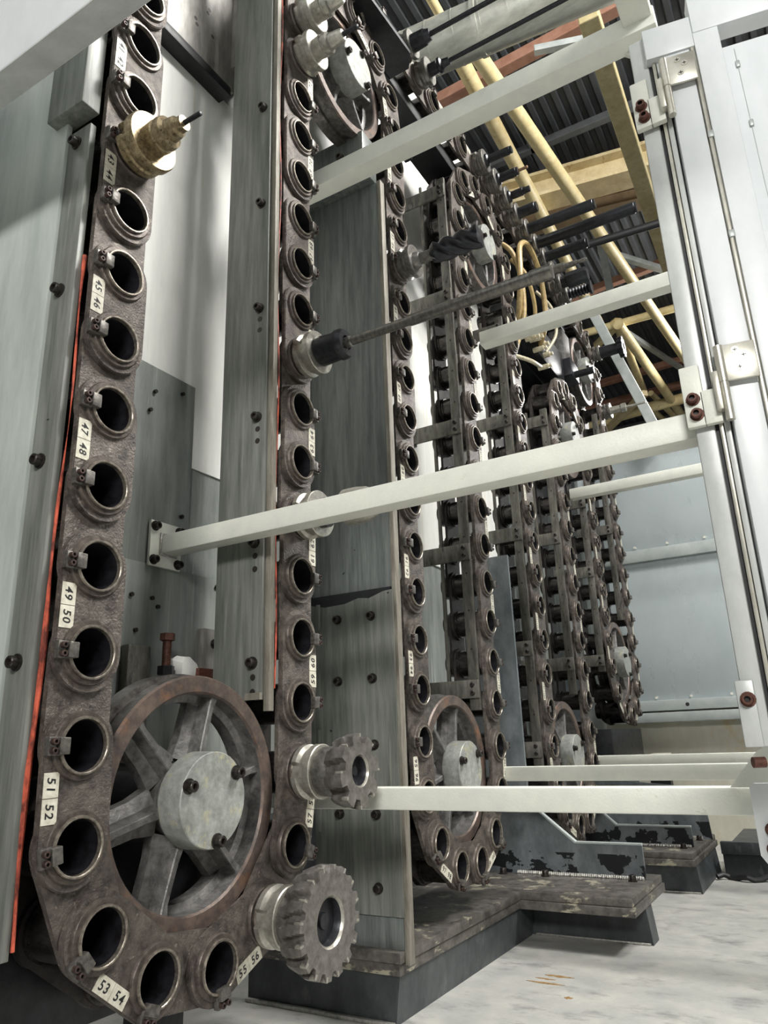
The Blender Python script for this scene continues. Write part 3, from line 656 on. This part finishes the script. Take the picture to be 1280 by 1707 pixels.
# changer unit high at the far corner
cu = thing('changer_unit', 'black hydraulic changer unit with cream fittings near the far corner', 'machine', (-.05, 2.4, 2.3))
part('body', 'black_steel', cu, (-.235, -.112, 2.05, 2.95, 2.41, 2.74), bev=.006)
part('lower_body', 'black_steel', cu, (-.235, -.112, 2.85, 3.02, 2.10, 2.41), bev=.006)
part('cover', 'black_steel', cu, (-.112, -.03, 2.2, 2.62, 2.42, 2.60), bev=.004)
part('slide_plate', 'cast', cu, (-.112, -.035, 2.70, 2.82, 2.60, 2.80), bev=.004)
part('arm_plate', 'tool_black', cu, (-.112, .0, 2.66, 2.80, 2.50, 2.598), bev=.003)
MB().cyl((-.03, 2.72, 2.52), (.10, 2.72, 2.52), .018, 20).build('arm_shaft', 'tool_black', cu)
for y, z, r in ((2.10, 2.44, .014), (2.16, 2.47, .018), (2.20, 2.43, .012), (2.24, 2.47, .016), (2.29, 2.44, .013), (2.20, 2.51, .014), (2.02, 2.41, .011), (2.25, 2.36, .012)):
    MB().cyl((-.05, y, z), (.0, y, z), r, 10).cyl((0, y, z), (.015, y, z), r*.6, 10).build('fitting', 'cream_fitting', cu)
def spline(p, n=12):
    o = []; q = [p[0]]+p+[p[-1]]
    for i in range(1, len(q)-2):
        a, b, c, d = [Vector(v) for v in q[i-1:i+3]]
        for k in range(n):
            t = k/n; o.append(.5*((2*b)+(c-a)*t+(2*a-5*b+4*c-d)*t*t+(3*b-a-3*c+d)*t**3))
    o.append(Vector(p[-1])); return o
for lb, p, r, m_ in (('thick tan hose looping above the drill bar tip', [(-.02, 1.93, 2.42), (.03, 1.86, 2.60), (.03, 1.90, 2.78), (.03, 2.03, 2.86), (.03, 2.16, 2.80), (.03, 2.19, 2.62), (.02, 2.17, 2.50), (-.03, 2.24, 2.47)], .0125, 'tan_hose'),
                     ('tan hose curling left beside the fifth strand', [(-.03, 1.90, 2.30), (.01, 1.92, 2.45), (.02, 1.90, 2.62), (.0, 1.86, 2.74), (-.06, 1.83, 2.80)], .011, 'tan_hose'),
                     ('thin tan hose running down inside the hose loop', [(-.02, 2.12, 2.46), (.02, 2.06, 2.56), (.02, 1.98, 2.68), (-.03, 1.94, 2.76)], .009, 'tan_hose'),
                     ('braided cream hose hanging right of the hose loop', [(-.02, 2.30, 2.46), (.03, 2.33, 2.56), (.03, 2.30, 2.68), (-.02, 2.24, 2.76)], .008, 'cream_fitting'),
                     ('short cream hose under the black changer unit', [(-.04, 1.90, 2.26), (.0, 1.98, 2.26), (.0, 2.10, 2.29), (-.02, 2.18, 2.33)], .009, 'cream_fitting')):
    tag(MB().tube(spline(p), r, 10).build('hydraulic_hose', m_), lb, 'hose', 'hoses of the changer unit')

# ------------------------------------------------------------------ crossbars to the door frame
def bar(label, y, z, x0, x1, w_=.0385, plate=False, h=None):
    h = h or w_
    t = thing('crossbar', label, 'bar', (x0, y, z), 'white square crossbars')
    part('tube', 'bar_paint', t, (x0, x1, y-w_/2, y+w_/2, z-h/2, z+h/2), bev=.004)
    if plate:
        part('mount_plate', 'bar_paint', t, (x0-.008, x0, y-.046, y+.036, z-.046, z+.046), bev=.002)
        MB().box(x0, x0+.004, y-w_/2-.004, y+w_/2+.004, z-h/2-.004, z+h/2+.004, bev=.002).build('weld_bead', 'weld', t)
        bolts(BX, t, [(x0, y+a, z+b) for a in (-.036, .027) for b in (-.034, .034)])
    return t
bar('white square crossbar crossing the middle of the view from a bolted plate', .227, 1.108, -.236, .775, plate=True)
bar('white square crossbar low down ending behind the small face mill', .47, .622, -.22, .74)
bar('grey white crossbar high up under the top wheel', .50, 2.103, -.22, .79, .05)
bar('crossbar behind the long drill bar tip at mid height', 1.40, 2.066, .01, 1.0, .05)
bar('crossbar before the far wall under the middle one', 2.33, 1.745, .01, 1.2, .046)
bar('low crossbar second from the front', 1.36, .621, -.02, 1.0, .04)
bar('low crossbar farthest back', 2.33, .622, -.02, 1.2, .04)
ot = thing('overhead_tube', 'grey square tube overhead running toward the camera at the top right', 'tube', (.76, .3, 2.1))
part('tube', 'bar_paint', ot, (.728, .785, -.34, .55, 2.10, 2.16), bev=.004)
MB().prism([(.70, 2.10), (.77, 2.10), (.77, 2.02)], .515, .525, 'y').build('gusset', 'bar_paint', ot, 0)
nb = thing('canopy_panel', 'pale sheet canopy edge crossing the top left corner close up', 'panel', (0, -.35, 1.57))
part('sheet', 'door_paint', nb, (-1.2, .98, -.352, -.347, 1.6405, 3.4))  # unseen upper and right reach sized to shade the columns and top crossbar
MB().prism([(-.352, 1.6405), (-.352, 1.637), (-.300, 1.664), (-.297, 1.668), (-.297, 1.70), (-.301, 1.70), (-.303, 1.670), (-.347, 1.6435)], -1.2, .98, 'x').build('bottom_flange', 'post_paint', nb, 0)

# door frame post with hinge
dp = thing('door_post', 'pale vertical door frame post on the right', 'post', (.766, .2, .70))
part('post_tube', 'post_paint', dp, (.757, .781, .20, .25, .70, 1.76), bev=.003)
part('seal_strip', 'black_rubber', dp, (.781, .785, .203, .24, .72, 1.74))
part('channel_strip', 'bright_steel', dp, (.786, .791, .198, .24, .72, 1.74), bev=.001)
part('channel_strip', 'post_paint', dp, (.792, .799, .20, .24, .72, 1.74), bev=.001)
part('bottom_bracket', 'post_paint', dp, (.752, .772, .192, .20, .70, .775), bev=.002)
bolts(BR, dp, [(.764, .192, .753)])
tag(MB().cyl((.77, .192, .684), (.758, .186, .684), .006, 12).build('stop_pin', 'bolt_rust'), 'brown pin under the foot of the door post', 'pin')
def hinge(z):
    off = Vector((.766, .2, .70))
    t = MB().box(.750, .775, .187, .197, z-.042, z+.045, bev=.002).box(.770, .793, .187, .197, z-.042, z+.006, bev=.002).build('hinge_bracket', 'bar_paint', dp)
    def kid(nm, mb, mt):
        mb.v = [tuple(Vector(p)-off) for p in mb.v]; o = bpy.data.objects.new(nm, mb.mesh(nm, mt)); COL.objects.link(o); o.parent = t
    for x, dz in ((.762, -.004), (.764, -.026)): sub('bolt', BR, t, Vector((x, .187, z+dz))-off)
    kid('slot', MB().box(.753, .771, .1866, .188, z-.0065, z-.0015).box(.755, .773, .1866, .188, z-.0285, z-.0235), 'screw_dark')
    kid('lower_leaf', MB().box(.789, .797, .176, .19, z-.03, z+.024, bev=.0015), 'bright_steel')
    kid('knuckle', MB().cyl((.802, .184, z-.044), (.802, .184, z+.008), .0055, 16), 'bright_steel')
    kid('knuckle', MB().cyl((.802, .184, z+.0085), (.802, .184, z+.060), .0060, 16), 'bright_steel')
    ro = Matrix.Translation((.802, .184, z)) @ Matrix.Rotation(math.radians(11), 4, 'Z')
    kid('upper_leaf', MB().box(.003, .043, -.003, .001, .0085, .060, 0, ro, .0012), 'bright_steel')
    for u, v in ((.019, .050), (.028, .041), (.021, .025)):
        mb = MB().cyl((u, -.003, v), (u, -.0038, v), .0045, 14, 0).box(u-.0028, u+.0028, -.0041, -.0038, v-.0006, v+.0006, 1).box(u-.0006, u+.0006, -.0041, -.0038, v-.0028, v+.0028, 1)
        mb.v = [tuple(ro @ Vector(p)) for p in mb.v]; kid('screw', mb, ['bright_steel', 'screw_dark'])
hinge(1.138); hinge(1.625)
# door leaf, turned 11 degrees
th = math.radians(11); DM = Matrix.Translation((.8002, .19, 0)) @ Matrix.Rotation(th, 4, 'Z')
dr = thing('cabinet_door', 'open white cabinet door filling the right edge', 'door', (.8, .19, .66))
def dbox(nm, mt, *bx, bev=.0015):
    mb = MB()
    for b in bx: mb.box(*b, 0, DM, bev)
    return mb.build(nm, mt, dr)
dbox('stile', 'door_paint', (.004, .041, .002, .03, .64, 1.70))
dbox('edge_bar', 'bright_steel', (.0425, .0475, -.001, .02, .64, 1.70))
dbox('inner_stile', 'door_paint', (.049, .084, .0005, .03, .64, 1.75))
dbox('panel', 'door_paint', (.086, .60, .018, .022, .64, 1.70))
dbox('top_rail', 'door_paint', (-.02, .049, .0005, .03, 1.702, 1.76), (.0495, .60, -.001, .03, 1.725, 1.80))
dbox('seam_wire', 'grey_metal', (.1025, .1032, .0168, .018, .64, 1.69), bev=0)
for s_, z in ((.0455, 1.535), (.0455, 1.365), (.0455, 1.06), (.0455, .86)): dbox('clamp', 'grey_metal', (s_-.004, s_+.004, -.003, .0, z-.006, z+.006))
for s_, z in ((.1028, 1.55), (.1028, 1.40), (.1028, 1.66)): dbox('clip', 'grey_metal', (s_-.003, s_+.003, .0145, .018, z-.006, z+.006))
bp_ = thing('corner_bracket', 'white rounded bracket plate with red brown bolts at the lower right edge', 'bracket', (.75, .40, .55))
m_ = MB(); c_ = [(.729, .56), (.737, .548), (.85, .548), (.85, .650), (.735, .650), (.729, .644)]
m_.prism(c_, .39, .40, 'y'); m_.build('plate', 'door_paint', bp_, 0)
bolts(BR, bp_, [(.748, .39, .592), (.746, .39, .568)])
MB().prism([(.700, .642), (.76, .642), (.76, .70), (.742, .69)], .43, .44, 'y').build('gusset', 'bar_paint', bp_, 0)

# ------------------------------------------------------------------ hall roof steelwork
RF = [('yellow_pipe', (-.59, 3.0, 5.30), (-.70, 7.16, 5.30), .058, 'yellow roof truss pipe running away from behind the duct'),
('yellow_pipe', (-.40, 2.6, 5.00), (.08, 7.94, 5.00), .054, 'long yellow roof pipe crossing behind the tool bars'),
('yellow_pipe', (-.49, 6.99, 5.20), (-.61, 8.93, 5.20), .049, 'yellow truss pipe going steeply down from the far node'),
('yellow_pipe', (-.45, 6.83, 5.10), (-.28, 9.79, 5.10), .058, 'yellow truss pipe slanting down right from the far node'),
('yellow_pipe', (-1.6, 6.94, 5.20), (1.5, 7.07, 5.20), .044, 'level yellow roof pipe through the far node'),
('yellow_pipe', (-2.5, 9.48, 5.10), (2.0, 9.05, 5.10), .076, 'thick level yellow roof pipe lowest in the view'),
('yellow_pipe', (-.70, 9.28, 5.20), (-.59, 10.49, 5.33), .044, 'short yellow roof pipe below the lowest red purlin'),
('yellow_pipe', (-.57, 9.27, 5.30), (-.33, 11.09, 5.30), .041, 'thin yellow roof pipe rightmost below the lowest purlin'),
('yellow_pipe', (-.53, 2.0, 5.20), (-.53, 2.64, 5.20), .031, 'short yellow pipe left of the duct'),
('yellow_pipe', (-.49, 7.07, 5.25), (-.83, 7.41, 5.25), .050, 'short yellow brace left of the far node'),
('roof_pipe', (-.23, 4.56, 4.60), (1.4, 4.70, 4.60), .032, 'black roof pipe with an elbow behind the boring bars')]
for nm, a, b, r, lb in RF: tag(MB().cyl(a, b, r, 18).build(nm, 'black_rubber' if nm == 'roof_pipe' else 'yellow_paint'), lb, 'pipe')
tag(MB().lathe([(-.08, 0), (-.06, .05), (0, .075), (.06, .05), (.08, 0)], 14, y=6.98, z=5.2).build('truss_node', 'yellow_paint'), 'yellow ball node where the far roof pipes meet', 'truss node')
bpy.data.objects['truss_node'].location.x = -.49
def beam(nm, lb, mt, a, b, wy, hz, flange=True):
    a = Vector(a); b = Vector(b); d = (b-a); L = d.length; x = d.normalized(); up = Vector((0, 0, 1)); yv = up.cross(x).normalized(); zv = x.cross(yv)
    m4 = Matrix((x, yv, zv)).transposed().to_4x4(); m4.translation = a
    mb = MB()
    if flange:
        mb.box(0, L, -wy/2, wy/2, -hz/2, -hz/2+hz*.12, 0, m4).box(0, L, -wy/2, wy/2, hz/2-hz*.12, hz/2, 0, m4).box(0, L, -wy*.1, wy*.1, -hz/2+hz*.12, hz/2-hz*.12, 0, m4)
    else: mb.box(0, L, -wy/2, wy/2, -hz/2, hz/2, 0, m4, bev=min(wy, hz)*.06)
    return tag(mb.build(nm, mt, None, 0), lb, 'beam')
beam('roof_beam', 'olive steel beam slanting up behind the door post top', 'olive_paint', (.34, 2.7, 4.80), (.28, 5.6, 4.80), .12, .12, False)
beam('roof_beam', 'wide cream roof beam stained with rust', 'cream_paint', (-1.2, 4.70, 5.50), (2.5, 5.35, 5.50), .24, .26)
beam('roof_beam', 'brown roof beam just above the cream one', 'brown_paint', (-1.4, 5.35, 5.75), (2.5, 6.2, 5.75), .2, .2)
for a, b, h, lb in (((-1.5, 6.86, 5.6), (2, 6.5, 5.6), .08, 'red oxide purlin above the far node'), ((-2, 9.22, 5.6), (2, 9.0, 5.6), .09, 'red oxide purlin below the far node'),
                    ((-2.2, 9.93, 5.6), (2, 9.87, 5.6), .10, 'lowest red oxide purlin'), ((-1.5, 3.42, 5.5), (1.5, 3.33, 5.5), .09, 'red oxide purlin under the duct')):
    beam('roof_purlin', lb, 'red_oxide', a, b, h, h, False)
for a, b, h, lb in (((-.35, 5.81, 5.4), (.6, 7.2, 5.4), .06, 'pale grey roof bar slanting right of the boring bars'), ((-.52, 7.8, 5.5), (.2, 10.2, 5.5), .06, 'grey roof bar slanting right below the far node'),
                    ((-.10, 3.12, 5.2), (.6, 3.36, 5.2), .05, 'white strip light housing between duct and post'), ((-.19, 5.0, 5.0), (-.36, 6.15, 5.0), .07, 'grey post behind the boring bars'),
                    ((-2, 4.60, 5.85), (2, 4.68, 5.85), .07, 'grey purlin under the corrugated roof'), ((-.54, 3.5, 5.85), (-.60, 5.5, 5.85), .07, 'grey roof rib running away under the corrugated roof')):
    beam('roof_bar', lb, 'roof_grey' if 'purlin' in lb or 'rib' in lb else 'grey_metal', a, b, h, h, False)
beam('roof_brace', 'pale cream brace at the foot of the roof view', 'cream_paint', (-1.44, 9.70, 5.0), (-.54, 8.56, 5.0), .08, .08, False)
for i, lb in enumerate(('first', 'second', 'third', 'fourth')):
    beam('roof_purlin', lb+' grey roof purlin beyond the lowest red purlin', 'roof_grey', (-6, 11.8+i*2.6, 5.9), (6, 11.8+i*2.6, 5.9), .1, .1, False)['group'] = 'far grey purlins'
beam('enclosure_brace', 'grey square tube brace leaning behind the far corner', 'grey_metal', (-.05, 3.45, 3.40), (.27, 3.45, 2.34), .06, .06, False)
du = thing('ventilation_duct', 'round galvanised ventilation duct at the top', 'duct', (0, 2.14, 4.4))
dv = Vector((.86, .09, 0)).normalized(); a = Vector((-.36, 2.11, 4.4))-dv*2.0; L = 6.0
MB().cyl(a, a+dv*L, .140, 40).build('pipe', 'galvanised', du)
for i in range(40):
    MB().cyl(a+dv*(i*.15), a+dv*(i*.15+.006), .1418, 40).build('spiral_seam', 'galvanised', du)
for i in (13, 19, 25): MB().cyl(a+dv*(i*.17), a+dv*(i*.17+.025), .147, 40).build('clamp_ring', 'galvanised', du)

for o in OFFS:
    if '_o' in o: del o['_o']
